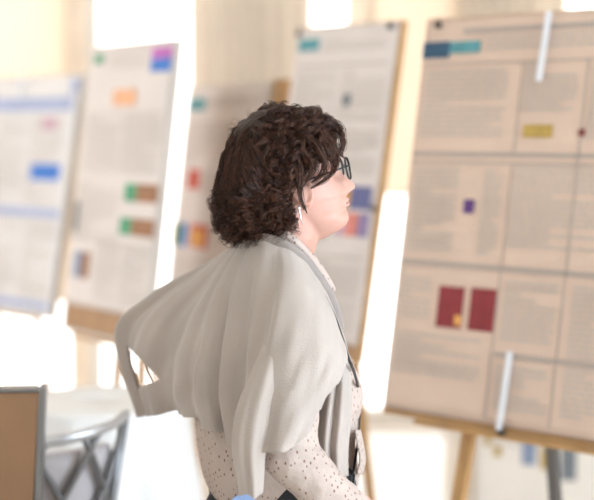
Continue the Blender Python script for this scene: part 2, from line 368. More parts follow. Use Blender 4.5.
board((-.328, 5.402, 1.182), 1.104, .125, .766, 1.1,
      ('display board mostly hidden behind the head of the woman', 'wooden easel with mast rising behind the head of the woman'), 'paper', (-.377, .377, -.48, .546),
      [('title_logo', 'teal', -0.362, .500, -0.182, .450), ('picture', 'red', -0.277, .213, -0.162, .137), ('picture', 'yellow', -0.387, -.006, -0.332, -.098), ('picture', 'green', -0.332, -.006, -0.292, -.098), ('picture', 'blue', -0.292, -.006, -0.232, -.098),
       ('picture', 'red', -0.192, 0, -0.022, -.092), ('picture_inset', 'orange', -0.177, -.02, -0.057, -.085), ('header_rule', 'print_soft', -0.347, .40, 0.370, .394)],
      cols(-.35, .35, .23, .38, 2)+cols(-.13, .35, .10, .21, 2)+cols(-.35, .35, -.45, -.13, 2)+[(-.15, .35, .45, .49)], 'pale poster with red and orange pictures behind the shoulder', 8, text='print_pale', fx=(0, .22), mast=.555)
board((-.666, 5.185, 1.328), .923, .13, .628, 1.1,
      ('tall display board with brown lower edge behind the elbow', 'wooden easel under the tall board behind the elbow'), 'paper', (-.308, .306, -.445, .546),
      [('title_logo', 'green', -.262, .514, -.19, .480), ('picture', 'magenta', .160, .522, .300, .482), ('picture', 'blue', .160, .482, .300, .434), ('picture', 'peach', -.088, .376, .080, .316),
       ('picture', 'green', .068, .030, .150, -.036), ('picture', 'brown', .150, .030, .300, -.036), ('picture', 'green', .057, -.095, .140, -.158), ('picture', 'brown', .140, -.095, .298, -.158),
       ('picture', 'grey', -.30, -.052, -.262, -.168), ('picture', 'steel', -.262, -.24, -.20, -.34), ('picture', 'brown', -.20, -.24, -.14, -.34)],
      cols(-.28, .28, .06, .29, 2)+[(-.28, .03, -.2, .03)]+cols(-.1, .28, -.42, -.19, 2)+[(-.15, .13, .45, .51)], 'pale poster with magenta and blue corner picture', 11, text='print_pale', fx=(.06, .22))
board((-1.335, 6.526, 1.26), .779, .174, .90, 1.1,
      ('display board at the far left edge by the window', 'wooden easel under the far left board'), 'paper_white', (-.442, .442, -.540, .546),
      [('header_band', 'stripe', -.43, .446, .43, .384), ('picture', 'rose', .195, .352, .300, .297), ('picture', 'blue', .150, .140, .376, .066), ('band', 'stripe', -.43, -.062, .43, -.103), ('band', 'stripe', -.43, -.480, .43, -.514), ('title_logo', 'stripe', .375, .53, .438, .455)],
      cols(-.42, .36, -.05, .36, 3)+cols(-.42, .42, -.47, -.12, 3), 'white poster with pale blue bands at far left', 14, text='print_pale', fx=(-.30, -.06), strips=[(.01, .549, -.016, .439, .03), (.431, .47, .431, .252, .022), (.435, .07, .437, -.507, .022)])
# low board seen under the big one
board((1.15, 5.1, .56), .25, .06, 1.0, 1.1,
      ('low display board seen beneath the large right-hand board', 'easel under the low board at bottom right'), 'paper_cream', (-.495, .495, -.54, .545),
      [('picture', 'yellow', -.455, -0.140, -.43, -0.190), ('picture', 'yellow', -.42, -0.190, -.39, -0.230), ('picture', 'steel', -.314, -0.160, -.263, -0.255), ('picture', 'yellow', -.245, -0.190, -.20, -0.270), ('picture', 'grey', -.17, -0.180, -.114, -0.305), ('picture', 'yellow', .0, -0.190, .06, -0.270)],
      cols(-.45, .45, -.20, .40, 3), 'white poster with small grey pictures below the large board', 17, text='print_pale', easel=False)
# ------------------------------------------------------------ furniture
def cloth_table(px, Y, r, label):
    c = P(px, 430, Y); e = tag(empty('round_table', (c.x, Y, 0)), label, 'table')
    MB().tube([(0, 0, 0), (0, 0, .03), (0, 0, .031), (0, 0, .70)], [.25, .25, .035, .035], 20).build('pedestal', M['chair_metal'], e)
    MB().tube([(0, 0, .70), (0, 0, .735)], r, 40).build('tabletop', M['wood'], e)
    rings = []; n = 120
    for k, (z, rr) in enumerate([(.7365, .0001), (.7365, r*.6), (.7365, r-.004), (.735, r+.004), (.725, r+.008), (.6, r+.02), (.4, r+.04), (.2, r+.05), (.03, r+.06)]):
        amp = max(0, (.735-z))*.055
        rings.append([Vector((math.cos(a)*(rr+amp*math.sin(a*13)), math.sin(a)*(rr+amp*math.sin(a*13)), z)) for a in [2*PI*i/n for i in range(n)]])
    mb = MB().loft(rings, cap=False); o = mb.build('tablecloth', M['cloth'], None, True); o.location = (c.x, Y, 0)
    s = o.modifiers.new('s', 'SOLIDIFY'); s.thickness = .0015; s.offset = 1
    tag(o, 'white cloth draped over the ' + label, 'tablecloth')
cloth_table(105, 4.2, .24, 'round table behind the lattice-back chair')

# curved lattice-back chair: back arc centred on +y... the seat faces -y of its own frame
def lattice_chair(loc, rz):
    e = tag(empty('lattice_chair', loc, (0, 0, rz)), 'silver framed chair with curved lattice back at bottom left', 'chair')
    R, a0, a1, zt = .27, math.radians(-78), math.radians(78), .808
    def arc(a, z, rr=R, k=.0): return Vector((rr*math.sin(a), rr*math.cos(a)*.9, z - .045*(abs(a)/a1)**2*k))
    zf = lambda a: zt + .030*(abs(a)/a1)**2
    pts = [arc(a0+(a1-a0)*i/30, zf(a0+(a1-a0)*i/30)) for i in range(31)]
    MB().tube(pts, [(.013, .018)]*31, 10).build('top_rail', M['rail_metal'], e, True)
    pts = [arc(a0+(a1-a0)*i/30, .50, .215) for i in range(31)]
    MB().tube(pts, [(.010, .013)]*31, 10).build('lower_rail', M['chair_metal'], e, True)
    n = 5
    for k in range(n):
        for sgn in (1, -1):
            q = []
            for i in range(11):
                t = i/10; a = a0+(a1-a0)*((k+.5)/n + sgn*(t-.5)*1.0/n*1.35)
                a = max(a0, min(a1, a)); q.append(arc(a, .50+(zf(a)-.50)*t, .215+.055*t))
            MB().tube(q, [(.008, .014)]*11, 6).build('lattice_bar', M['chair_metal'], e, True)
    rings = []
    for z, r in ((.46, .185), (.50, .192), (.62, .215), (.74, .235), (.765, .230)):
        o_ = [Vector((r*math.sin(a), r*math.cos(a)*.9, z)) for a in [a0+(a1-a0)*i/24 for i in range(25)]]
        i_ = [Vector(((r-.045)*math.sin(a), (r-.045)*math.cos(a)*.9, z)) for a in [a1-(a1-a0)*i/24 for i in range(25)]]
        rings.append(o_+i_)
    MB().loft(rings).build('back_pad', M['chair_grey'], e, True)
    MB().ell((0, -.02, .455), (.24, .25, .05)).build('seat', M['chair_grey'], e, True)
    MB().tube([(.22*math.sin(a), .22*math.cos(a)-.02, .41) for a in [2*PI*i/40 for i in range(41)]], .014, 8).build('seat_frame', M['chair_metal'], e, True)
    for a in (a0, a1): MB().tube([arc(a, .41, .215), arc(a, .6, .23), arc(a, zf(a))], .013, 8).build('side_post', M['chair_metal'], e, True)
    for x, y in ((-.17, -.18), (.17, -.18), (-.17, .14), (.17, .14)):
        MB().tube([(x*.9, y*.9, .415), (x*1.12, y*1.2, 0)], [.015, .010], 8).build('leg', M['chair_metal'], e, True)
    return e
c = P(22, 440, 3.5); lattice_chair((c.x, 3.52, 0), math.radians(180))
def tan_chair(loc, rz):
    e = tag(empty('upholstered_chair', loc, (0, 0, rz)), 'tan upholstered chair with silver edge in the bottom left corner', 'chair')
    zt = .985
    MB().loft([[Vector((x*(.182+.032*(z-.5)/.47), y, z)) for x, y in ((-1, -.022), (1, -.022), (1, .022), (-1, .022))] for z in (.50, .7, .9, zt-.012)]).build('backrest', M['chair_tan'], e)
    mb = MB()
    for s in (-1, 1): mb.bar((s*.190, .0, .40), (s*.222, 0, zt), .014, .05, up=(0, 1, 0))
    mb.bar((-.21, 0, zt-.005), (.21, 0, zt-.005), .006, .05, up=(0, 1, 0)); mb.bar((-.21, 0, .49), (.21, 0, .49), .02, .04, up=(0, 1, 0))
    mb.build('back_frame', M['chair_metal'], e)
    MB().box(-.235, .235, -.50, -.026, .42, .49, .02).build('seat', M['chair_tan'], e, True)
    MB().box(-.22, .22, -.49, -.02, .395, .42).build('seat_frame', M['chair_metal'], e)
    for x, y in ((-.21, -.46), (.21, -.46)): MB().tube([(x, y, .40), (x*1.03, y*1.03, 0)], [.017, .012], 8).build('leg', M['chair_metal'], e)
    for x in (-.215, .215): MB().tube([(x, -.01, .41), (x*1.02, .07, 0)], [.017, .012], 8).build('leg', M['chair_metal'], e)
    return e
c = P(-57, 440, 3.06); tan_chair((c.x, 3.06, 0), math.radians(4))

# ------------------------------------------------------------ the woman
root = tag(empty('person', (P(280, 300, 2.74).x, 2.74, 0)),
           'woman with curly dark brown hair and glasses, grey cardigan over shoulders, elbow bent, looking right', 'person')
OFF = root.location.copy()
def put(name, me, m, parent=root, smooth=True):
    if parent is root: me.transform(Matrix.Translation(-OFF))
    else: me.transform(Matrix.Translation(-OFF))
    return link(name, me, m, parent, smooth)
# head frame: x forward, y to her left, z up
HO = P(296, 186, 2.70); YAW, TILT = math.radians(14), math.radians(-11)
HM = Matrix.Translation(HO) @ Matrix.Rotation(YAW, 4, 'Z') @ Matrix.Rotation(TILT, 4, 'Y')
def ip(tab, z):
    tab = sorted(tab); xs = [a for a, _ in tab]; return float(np.interp(z, xs, [b for _, b in tab]))
FX = [(-.120, .035), (-.113, .055), (-.106, .074), (-.098, .084), (-.088, .0905), (-.078, .0905), (-.068, .0880), (-.062, .0885), (-.056, .0935), (-.051, .0905), (-.047, .094), (-.041, .0925), (-.034, .0905), (-.022, .085), (-.010, .083), (0, .081), (.012, .082), (.022, .087), (.032, .092), (.05, .092), (.07, .086), (.09, .070), (.105, .05), (.118, .02), (.124, -.01)]
HW = [(-.120, .018), (-.113, .026), (-.106, .034), (-.095, .043), (-.08, .050), (-.06, .057), (-.03, .066), (0, .071), (.03, .074), (.06, .071), (.085, .060), (.105, .043), (.118, .022), (.124, .004)]
BX = [(-.120, .0), (-.105, -.005), (-.09, -.015), (-.07, -.03), (-.05, -.055), (-.03, -.075), (0, -.093), (.04, -.10), (.08, -.085), (.105, -.06), (.118, -.035), (.124, -.012)]
NOSE = [(.026, 0), (.018, .006), (.008, .013), (-.004, .021), (-.013, .028), (-.020, .032), (-.026, .031), (-.031, .020), (-.036, .004), (-.040, 0)]
hv = []; rings = []
zs = np.linspace(-.120, .124, 110)
for z in zs:
    fx, hw, bx = ip(FX, z), ip(HW, z), ip(BX, z); cx = bx+(fx-bx)*.45; ring = []
    for k in range(96):
        a = 2*PI*k/96; ca, sa = math.cos(a), math.sin(a); n = 2.25
        rad = (abs(ca)**n+abs(sa)**n)**(-1/n)
        x = cx + rad*ca*((fx-cx) if ca > 0 else (cx-bx)); y = rad*sa*hw
        if ca > 0:
            wn = .009+.008*max(0, min(1, (.02-z)/.045))
            x += ip(NOSE, z)*math.exp(-(y/wn)**2*1.0)
            # eye socket, cheek
            x -= .010*math.exp(-((abs(y)-.031)/.016)**2-((z-.012)/.012)**2)
            x += .004*math.exp(-((abs(y)-.040)/.018)**2-((z+.022)/.018)**2)
            if abs(z+.051) < .02: x -= .006*(min(abs(y), .03)/.03)**2
        ring.append(HM @ Vector((x, y, z if z > -.05 else -.05+(z+.05)*.86)))
    rings.append(ring)
B = MB(); B.loft(rings)
for s in (-1, 1):   # ears
    q = [HM @ Vector((-.008+.017*math.cos(t)-.004*math.sin(t), s*(.073+.006*abs(math.cos(t/2))), -.002+.030*math.sin(t))) for t in [2*PI*i/24 for i in range(25)]]
    B.tube(q, .0042, 8); B.ell(HM @ Vector((-.008, s*.0725, -.004)), (.015, .006, .026)); B.ell(HM @ Vector((0, s*.073, -.031)), (.008, .005, .008))
# neck, shoulders, trunk, arms, hands, legs under the clothes
NB = P(279, 268, 2.72)
B.chain([HM @ Vector((-.022, 0, -.02)), HM @ Vector((-.028, 0, -.085)), NB, NB+Vector((0, 0, -.06))], [.062, .056, .057, .058], 24)
B.chain([HM @ Vector((.006, 0, -.072)), NB+Vector((.012, .01, -.01))], [.034, .044], 18)
PS = math.radians(33); LEFT = Vector((-math.sin(PS), math.cos(PS), 0)); FWD = Vector((math.cos(PS), math.sin(PS), 0))
CH = P(278, 330, 2.73)
RS, RE, RW = P(300, 300, 2.60), P(286, 452, 2.50), P(366, 512, 2.50)
LS, LE, LW = P(217, 302, 2.88), P(150, 338, 2.99), P(222, 432, 3.00)
B.chain([NB+Vector((0, 0, -.03)), RS], [.048, .040]); B.chain([NB+Vector((0, 0, -.03)), LS], [.048, .040])
B.chain([CH, P(276, 420, 2.73), P(278, 500, 2.73)], [.115, .12, .13], 24)
B.chain([RS, RE, RW], [.042, .036, .024]); B.chain([LS, LE, LW], [.044, .026, .022])
def hand(wrist, d, palm_n, curl, thumb_side):
    d = d.normalized(); n = (palm_n - d*palm_n.dot(d)).normalized(); sd = d.cross(n)*thumb_side
    for k in range(4):
        o = (k-1.5)*.019; B.chain([wrist, wrist+d*.05+sd*-o*.8, wrist+d*.083+sd*-o], [.017, .014, .0125], 10)
        L = (.070, .078, .073, .058)[k]; p = wrist+d*.085+sd*-o; a = 0; pts = [p]
        for q in range(3):
            a += curl; p = p + (d*math.cos(a)+n*math.sin(a))*L*(.45, .32, .23)[q]; pts.append(p)
        B.chain(pts, [.0095, .009, .008, .007], 8)
    p = wrist+d*.025+sd*.022; B.chain([p, p+d*.028+sd*.022+n*.006, p+d*.052+sd*.030+n*.014, p+d*.072+sd*.030+n*.022], [.013, .011, .0095, .008], 8)
hand(RW, RW-RE, Vector((0, .6, -.8)), .35, 1)
hand(LW, Vector((.75, -.05, -.5)), Vector((.1, -1, 0)), .25, -1)
HIP = P(280, 520, 2.75); 
for s in (-1, 1):
    hj = Vector((HIP.x, 2.75, .90)) + LEFT*s*.09; kn = Vector((hj.x, hj.y, .50))+FWD*.02; an = Vector((hj.x, hj.y, .10)) - FWD*.01
    B.chain([hj, kn, an], [.09, .06, .042], 18); B.chain([an+Vector((0, 0, -.05)), an+FWD*.13+Vector((0, 0, -.06))], [.035, .025], 12)
bodyme = blob(B, .0034, 3, .5)
body = put('body', bodyme, M['skin'])
# lips and eyes
mb = MB()
for s, z, x in ((1, -.047, .0935), (1, -.0555, .0935)):
    mb.tube([HM @ Vector((x-.010*(abs(t)/.022)**2+.0005, t, z+(.0015 if z > -.05 else .0018)*(1-abs(t)/.022))) for t in np.linspace(-.022, .022, 13)], [.0035*(1-(abs(t)/.0235)**2)+.0006 for t in np.linspace(-.022, .022, 13)], 8)
put('lips', mesh(mb.v, mb.f), M['lip'])
M['eye'] = mat('eye_white', (.8, .78, .75), .2); M['iris'] = mat('iris', (.06, .03, .015), .2)
for s in (-1, 1):
    c = HM @ Vector((.0585, s*.030, .013)); ey = put('eye', (lambda q: mesh(q.v, q.f))(MB().ell(c, (.0115, .0115, .0115))), M['eye'])
    put('iris', (lambda q: mesh(q.v, q.f))(MB().ell(c+(HM.to_3x3() @ Vector((.0095, 0, 0))), (.004, .006, .006))), M['iris'], ey)
# eyebrows
for s in (-1, 1):
    mb = MB()
    mb.tube([HM @ Vector((.0925-.35*max(0, t-.015)-.1*t, s*t, .030+.004*math.sin((t-.012)/.04*PI))) for t in np.linspace(.012, .050, 9)], [(.0015, .003)]*9, 6)
    put('eyebrow', mesh(mb.v, mb.f), M['hair'])
# eyeglasses
g = empty('eyeglasses'); g.parent = root
g.location = (0, 0, 0)
mb = MB()
for s in (-1, 1):
    ln = MB()
    loop = [Vector((.1015-.12*max(0, abs(yy)-.012)*1.0, s*yy, zz)) for yy, zz in [(.033+.0215*math.copysign(abs(math.cos(t))**.75, math.cos(t)), .016+.0205*math.copysign(abs(math.sin(t))**.75, math.sin(t))) for t in [2*PI*i/28 for i in range(29)]]]
    mb.tube([HM @ p for p in loop], .0021, 6)
    cc = Vector((.0990, s*.033, .016)); vv = [HM @ cc]+[HM @ p for p in loop[:-1]]; ln.add(vv, [(0, i+1, (i+1) % 28+1) for i in range(28)]); put('lens', mesh(ln.v, ln.f), M['lens'], g)
    mb.tube([HM @ Vector(p) for p in ((.0965, s*.054, .022), (.090, s*.070, .023), (.05, s*.0765, .019), (.01, s*.078, .014), (-.006, s*.078, .002), (-.014, s*.078, -.012))], [(.0028, .0013)]*6, 6)
mb.tube([HM @ Vector(p) for p in ((.101, -.012, .018), (.1045, 0, .021), (.101, .012, .018))], .0013, 6)
put('frame', mesh(mb.v, mb.f), M['black'], g)
# ---- hair: full bob of loose curls
HC = HM @ Vector((-.035, 0, .03))
def hp(px, py, y): return P(px, py, y)
hb = MB()
Yh = HO.y
def he(px, py, rx, rz, ry, dy=0):     # ellipsoid lobe, pixel radii
    k = .00195; hb.ell(hp(px, py, Yh+dy), (rx*k, ry, rz*k))
he(275, 155, 50, 49, .092); he(256, 176, 35, 52, .092); he(246, 207, 31, 32, .086); he(262, 216, 30, 23, .080); he(304, 134, 32, 25, .080); he(318, 137, 21, 22, .066)
he(240, 195, 24, 38, .073); he(234, 212, 19, 24, .060); he(283, 205, 12, 22, .088); he(325, 140, 15, 19, .050, -.01); he(308, 158, 19, 24, .084); he(318, 152, 16, 16, .080)
he(270, 188, 24, 40, .094)
hairme = blob(hb, .005, 8, .6)
bm = bmesh.new(); bm.from_mesh(hairme)
for v in bm.verts:    # lumpy curls
    d = (v.co-HC).normalized(); n1 = noise.noise(v.co*38); n2 = noise.noise(v.co*75+Vector((3, 1, 7)))
    k_ = .45 if v.co.z > HO.z+.01 else 1.0
    v.co += d*(k_*(.007*n1+.006*n2)-.006)
bm.normal_update(); bvh = BVHTree.FromBMesh(bm); bm.to_mesh(hairme); bm.free()
hair = put('hair', hairme.copy(), M['hair'])
# strands swept from the crown over the mass
CR = (HM.to_3x3() @ Vector((-.30, -.12, 1))).normalized()          # crown axis
ax1 = (HM.to_3x3() @ Vector((1, 0, 0))); ax1 = (ax1-CR*ax1.dot(CR)).normalized(); ax2 = CR.cross(ax1)
def surf(th, ph):
    d = CR*math.cos(th)+(ax1*math.cos(ph)+ax2*math.sin(ph))*math.sin(th)
    h = bvh.ray_cast(HC+d*.4, -d)
    return (h[0], d) if h[0] is not None else (HC+d*.08, d)
SV, SF = [], []
def strand(pts, r0):
    n = len(pts); base = len(SV)
    for i in range(n):
        t = (pts[min(i+1, n-1)]-pts[max(i-1, 0)]); t = t.normalized() if t.length > 1e-7 else Vector((0, 0, 1)); u = t.orthogonal().normalized(); s = t.cross(u); r = r0*(1-.75*(i/(n-1))**2)
        for k in range(3): SV.append(pts[i]+u*math.cos(k*2.0944)*r+s*math.sin(k*2.0944)*r)
    for i in range(n-1):
        for k in range(3): SF.append((base+i*3+k, base+i*3+(k+1) % 3, base+(i+1)*3+(k+1) % 3, base+(i+1)*3+k))
rnd = random.Random(5)
clumps = []
for c in range(480):
    ph = rnd.uniform(-PI, PI); front = max(0, math.cos(ph))
    # length in angle: short at the fringe, long at the back and sides
    th1 = rnd.uniform(1.75, 2.55) if front < .2 else rnd.uniform(1.0, 1.35)+.55*(1-front)
    th0 = rnd.uniform(.14, .9); 
    if rnd.random() < .3: th0 = rnd.uniform(.6, 1.7)
    th1 = max(th1, th0+.5) if front < .5 else max(th1, th0+.3)
    clumps.append((ph, th0, th1, rnd.uniform(0, 6.28), rnd.uniform(.7, 1.3), rnd.uniform(-.25, .25), front))
for (ph, th0, th1, phase, fr, drift, front) in clumps:
    lift = rnd.uniform(-.003, .006)
    for s in range(13):
        dp = rnd.gauss(0, .035); pts = []; n = 18; a0 = rnd.uniform(0, .5); am = rnd.uniform(.8, 1.2); so = rnd.gauss(0, .0022)
        for i in range(n):
            t = i/(n-1); th = th0+(th1-th0)*t
            wig = (.025+.085*t)*am; ang = phase+a0+fr*(6+9*t)*t
            p, d = surf(th+wig*.5*math.cos(ang), ph+dp+drift*t+wig*math.sin(ang)/max(.35, math.sin(th)))
            p = p + d*((lift+so)*min(1, t*5+.2)-.003*max(0, 1-t*5)+(.002+.007*t)*math.cos(ang)) 
            pts.append(p)
        strand(pts, rnd.uniform(.00045, .0008))
# curly tips round the nape and sides, and stray hairs
def curl(p, ax, r, turns, L, rr=.0006, nn=22):
    ax = Vector(ax).normalized(); u = ax.orthogonal().normalized(); s = ax.cross(u); a0 = rnd.uniform(0, 6.28)
    strand([p+ax*L*t + (u*math.cos(a0+turns*6.28*t)+s*math.sin(a0+turns*6.28*t))*r*(.4+.6*t)-(u*math.cos(a0)+s*math.sin(a0))*r*.4 for t in [i/(nn-1) for i in range(nn)]], rr)
for i in range(800):
    ph = rnd.uniform(.9, 2*PI-.9); th = rnd.uniform(1.5, 2.5); p, d = surf(th, ph); p = p-d*.001
    if pix(p)[0] > 300: continue
    r = rnd.uniform(.005, .011)
    for k in range(4): curl(p+Vector((rnd.gauss(0, .002), rnd.gauss(0, .002), rnd.gauss(0, .002))), d*.35+Vector((0, 0, -1))+Vector((rnd.gauss(0, .3), rnd.gauss(0, .3), 0)), r, rnd.uniform(.7, 1.3), rnd.uniform(.015, .035))
for i in range(380):
    ph = rnd.uniform(-PI, PI); th = rnd.uniform(.1, 2.5); p, d = surf(th, ph); curl(p, d*.8+Vector((0, 0, -.3))+Vector((rnd.gauss(0, .7), rnd.gauss(0, .7), rnd.gauss(0, .4))), rnd.uniform(.006, .014), rnd.uniform(.3, .8), rnd.uniform(.006, .018), .0003)
def ringlet(p, ax, r, turns, L, n=9):
    ax = Vector(ax).normalized(); u = ax.orthogonal().normalized(); s = ax.cross(u); a0 = rnd.uniform(0, 6.28)
    for q in range(n):
        o = Vector((rnd.gauss(0, .0017), rnd.gauss(0, .0017), rnd.gauss(0, .0017))); da = rnd.gauss(0, .22); rq = r*rnd.uniform(.8, 1.15); Lq = L*rnd.uniform(.8, 1.15); g_ = turns*rnd.uniform(.9, 1.1)
        strand([p+o+ax*Lq*t + (u*math.cos(a0+da+g_*6.28*t)+s*math.sin(a0+da+g_*6.28*t))*rq*(.6+.4*math.sin(t*3))-(u*math.cos(a0)+s*math.sin(a0))*rq*.5 for t in [i/23 for i in range(24)]], rnd.uniform(.0005, .0009))
for i in range(330):
    ph = rnd.uniform(.85, 2*PI-.85); th = rnd.uniform(1.35, 2.5); p, d = surf(th, ph); x_, y_ = pix(p)
    if x_ > 302 or y_ < 160 or y_ > 232: continue
    ringlet(p+d*.001, d*rnd.uniform(.1, .5)+Vector((rnd.gauss(0, .45), rnd.gauss(0, .45), -1)), rnd.uniform(.006, .012), rnd.uniform(.8, 1.6), rnd.uniform(.018, .040))
for i in range(110):     # looser waves over the top and front
    ph = rnd.uniform(-1.6, 1.6); th = rnd.uniform(.5, 1.25); p, d = surf(th, ph)
    tg = (Vector((0, 0, -1))+d*Vector((0, 0, 1)).dot(d)); ringlet(p-d*.002, tg+Vector((rnd.gauss(0, .3), rnd.gauss(0, .3), 0))+d*.1, rnd.uniform(.005, .010), rnd.uniform(.6, 1.1), rnd.uniform(.025, .045))
for i in range(70):
    ph = rnd.uniform(-PI, PI); th = rnd.uniform(.02, .6); p, d = surf(th, ph); dn = -CR+d*CR.dot(d)
    if dn.length > .02: ringlet(p-d*.005, dn.normalized()-d*.12+Vector((rnd.gauss(0, .25), rnd.gauss(0, .25), 0)), rnd.uniform(.002, .005), .5, rnd.uniform(.022, .036))
# locks over the temple and beside the ear
def lock(ctrl, n, spread, r=.0006):
    for k in range(n):
        o = [Vector((rnd.gauss(0, spread), rnd.gauss(0, spread), rnd.gauss(0, spread))) for _ in ctrl]
        strand([Vector(q) for q in bez([tuple(P(*c)+o[i]*(.4 if i == len(ctrl)-1 else 1)) for i, c in enumerate(ctrl)], 16)], r)
yn = HO.y-.083
lock([(318, 132, yn+.015), (330, 150, yn+.012), (334, 166, yn+.022), (326, 178, yn+.004), (311, 188, yn-.004)], 46, .0036)
lock([(306, 135, yn+.004), (320, 152, yn+.002), (324, 170, yn+.004), (312, 183, yn-.002)], 50, .0045)
lock([(296, 150, yn), (302, 172, yn-.002), (301, 195, yn-.004), (307, 213, yn-.004)], 30, .0022)
lock([(292, 160, yn), (298, 180, yn-.004), (300, 196, yn-.006), (304, 210, yn-.006)], 20, .002)
lock([(300, 150, yn), (313, 165, yn), (306, 182, yn-.004)], 55, .005)
lock([(326, 118, yn+.03), (340, 128, yn+.04), (342, 145, yn+.04), (336, 158, yn+.03)], 50, .0045)
lock([(322, 130, yn+.02), (335, 148, yn+.02), (337, 162, yn+.03), (333, 172, yn+.02), (324, 180, yn+.01)], 40, .003)
lock([(330, 125, yn+.05), (345, 140, yn+.055), (341, 154, yn+.05), (346, 160, yn+.05)], 14, .002)
for i in range(26):
    px = rnd.uniform(270, 296); py = rnd.uniform(195, 232); p = P(px, py, Yh-.082)
    for k in range(6): curl(p+Vector((rnd.gauss(0, .002), 0, rnd.gauss(0, .002))), (rnd.gauss(0, .4), -.2, -1), rnd.uniform(.005, .010), rnd.uniform(.8, 1.4), rnd.uniform(.015, .03))
put('hair_curls', mesh(SV, SF), M['strand'])
# earring
mb = MB(); e0 = P(299, 205, yn-.004)
mb.tube([e0, e0+Vector((.001, 0, -.010)), e0+Vector((.003, -.001, -.024)), e0+Vector((.007, -.001, -.036))], [.0012, .0018, .0016, .0006], 6); mb.ell(e0+Vector((0, -.001, -.006)), (.003, .003, .004), su=10, sv=6)
put('earring', mesh(mb.v, mb.f), M['silver'])
# ---- blouse
S = MB(); rows = [(252, 262, 300, 2.715, .05), (262, 250, 306, 2.72, .062), (275, 232, 318, 2.73, .08), (290, 216, 319, 2.735, .095), (310, 207, 327, 2.735, .11), (340, 208, 341, 2.73, .12), (362, 208, 352, 2.73, .12), (385, 206, 361, 2.73, .125),
                     (402, 201, 363, 2.73, .13), (420, 196, 358, 2.73, .135), (440, 197, 357, 2.73, .14), (460, 200, 358, 2.73, .145), (474, 204, 359, 2.735, .148), (484, 209, 358, 2.74, .148), (494, 216, 357, 2.745, .146), (505, 232, 354, 2.75, .14)]
rings = []
ctr = bez(rows, 60)
for (py, l, r, Y, hd) in ctr:
    a_, b_ = P(l, py, Y), P(r, py, Y); c = (a_+b_)/2; hw = (b_.x-a_.x)/2
    rings.append([c+Vector((hw*math.copysign(abs(math.cos(t))**.9, math.cos(t)), hd*math.copysign(abs(math.sin(t))**.9, math.sin(t)), 0)) for t in [2*PI*i/72 for i in range(72)]])
S.loft(rings)
S.chain([P(297, 304, 2.63), P(294, 370, 2.54), P(289, 430, 2.505), P(290, 456, 2.49), P(318, 484, 2.485), P(352, 507, 2.49)], [.050, .054, .052, .052, .046, .034], 24)
S.chain([P(220, 304, 2.87), P(151, 339, 2.99), P(192, 395, 3.0), P(212, 420, 3.0)], [.048, .030, .030, .028], 20)
blme = blob(S, .0045, 6, .6)
for v in blme.vertices:
    p = v.co; n = noise.noise(Vector((p.x*14, p.y*14, p.z*20)))+.5*noise.noise(Vector((p.x*34, p.y*34, p.z*44)))
    v.co = p + v.normal*(.0045*n)
put('blouse', blme, M['blouse'])
# collar of the blouse
cl = [(252, 238, 2.70), (268, 240, 2.645), (287, 242, 2.635), (303, 256, 2.648), (316, 272, 2.662), (326, 288, 2.68), (330, 292, 2.70)]
up_ = [(252, 232, 2.70), (268, 230, 2.65), (290, 232, 2.642), (308, 248, 2.655), (323, 266, 2.67), (335, 287, 2.688), (334, 293, 2.70)]
G = grid_surface([[tuple(P(*a)), tuple((P(*a)+P(*b))/2+Vector((.002, -.006, 0))), tuple(P(*b))] for a, b in zip(cl, up_)], 50, 8)
o = put('blouse_collar', grid_mesh(G), M['blouse']); k = o.modifiers.new('s', 'SOLIDIFY'); k.thickness = .002
# ---- cardigan cape
Cc = [
 [(275, 248, 2.80), (240, 290, 2.96), (190, 330, 3.06), (160, 365, 3.09), (152, 398, 3.09)],
 [(254, 239, 2.79), (205, 267, 2.90), (152, 299, 2.97), (121, 335, 3.02), (141, 416, 3.02)],
 [(245, 238, 2.75), (196, 283, 2.84), (158, 322, 2.89), (146, 368, 2.91), (158, 413, 2.93)],
 [(244, 238, 2.71), (204, 296, 2.75), (182, 345, 2.76), (177, 385, 2.77), (184, 413, 2.78)],
 [(248, 238, 2.67), (218, 290, 2.66), (203, 345, 2.62), (198, 390, 2.62), (206, 424, 2.62)],
 [(256, 239, 2.645), (240, 290, 2.59), (233, 350, 2.565), (231, 400, 2.57), (238, 445, 2.575)],
 [(272, 242, 2.625), (272, 285, 2.54), (266, 350, 2.485), (262, 400, 2.46), (264, 452, 2.44)],
 [(291, 251, 2.615), (302, 290, 2.525), (303, 350, 2.46), (297, 400, 2.43), (289, 449, 2.415)],
 [(309, 268, 2.635), (326, 312, 2.54), (331, 350, 2.48), (326, 380, 2.455), (312, 412, 2.445)],
 [(325, 291, 2.665), (338, 330, 2.58), (345, 356, 2.545), (341, 374, 2.51), (333, 388, 2.48)]]
NU, NV = 260, 110
G = grid_surface([[tuple(P(*p)) for p in c] for c in Cc], NU, NV)
N = np.cross(np.gradient(G, axis=0), np.gradient(G, axis=1)); N /= np.linalg.norm(N, axis=2, keepdims=True)+1e-9
if N[NU//2, NV//2, 1] > 0: N = -N
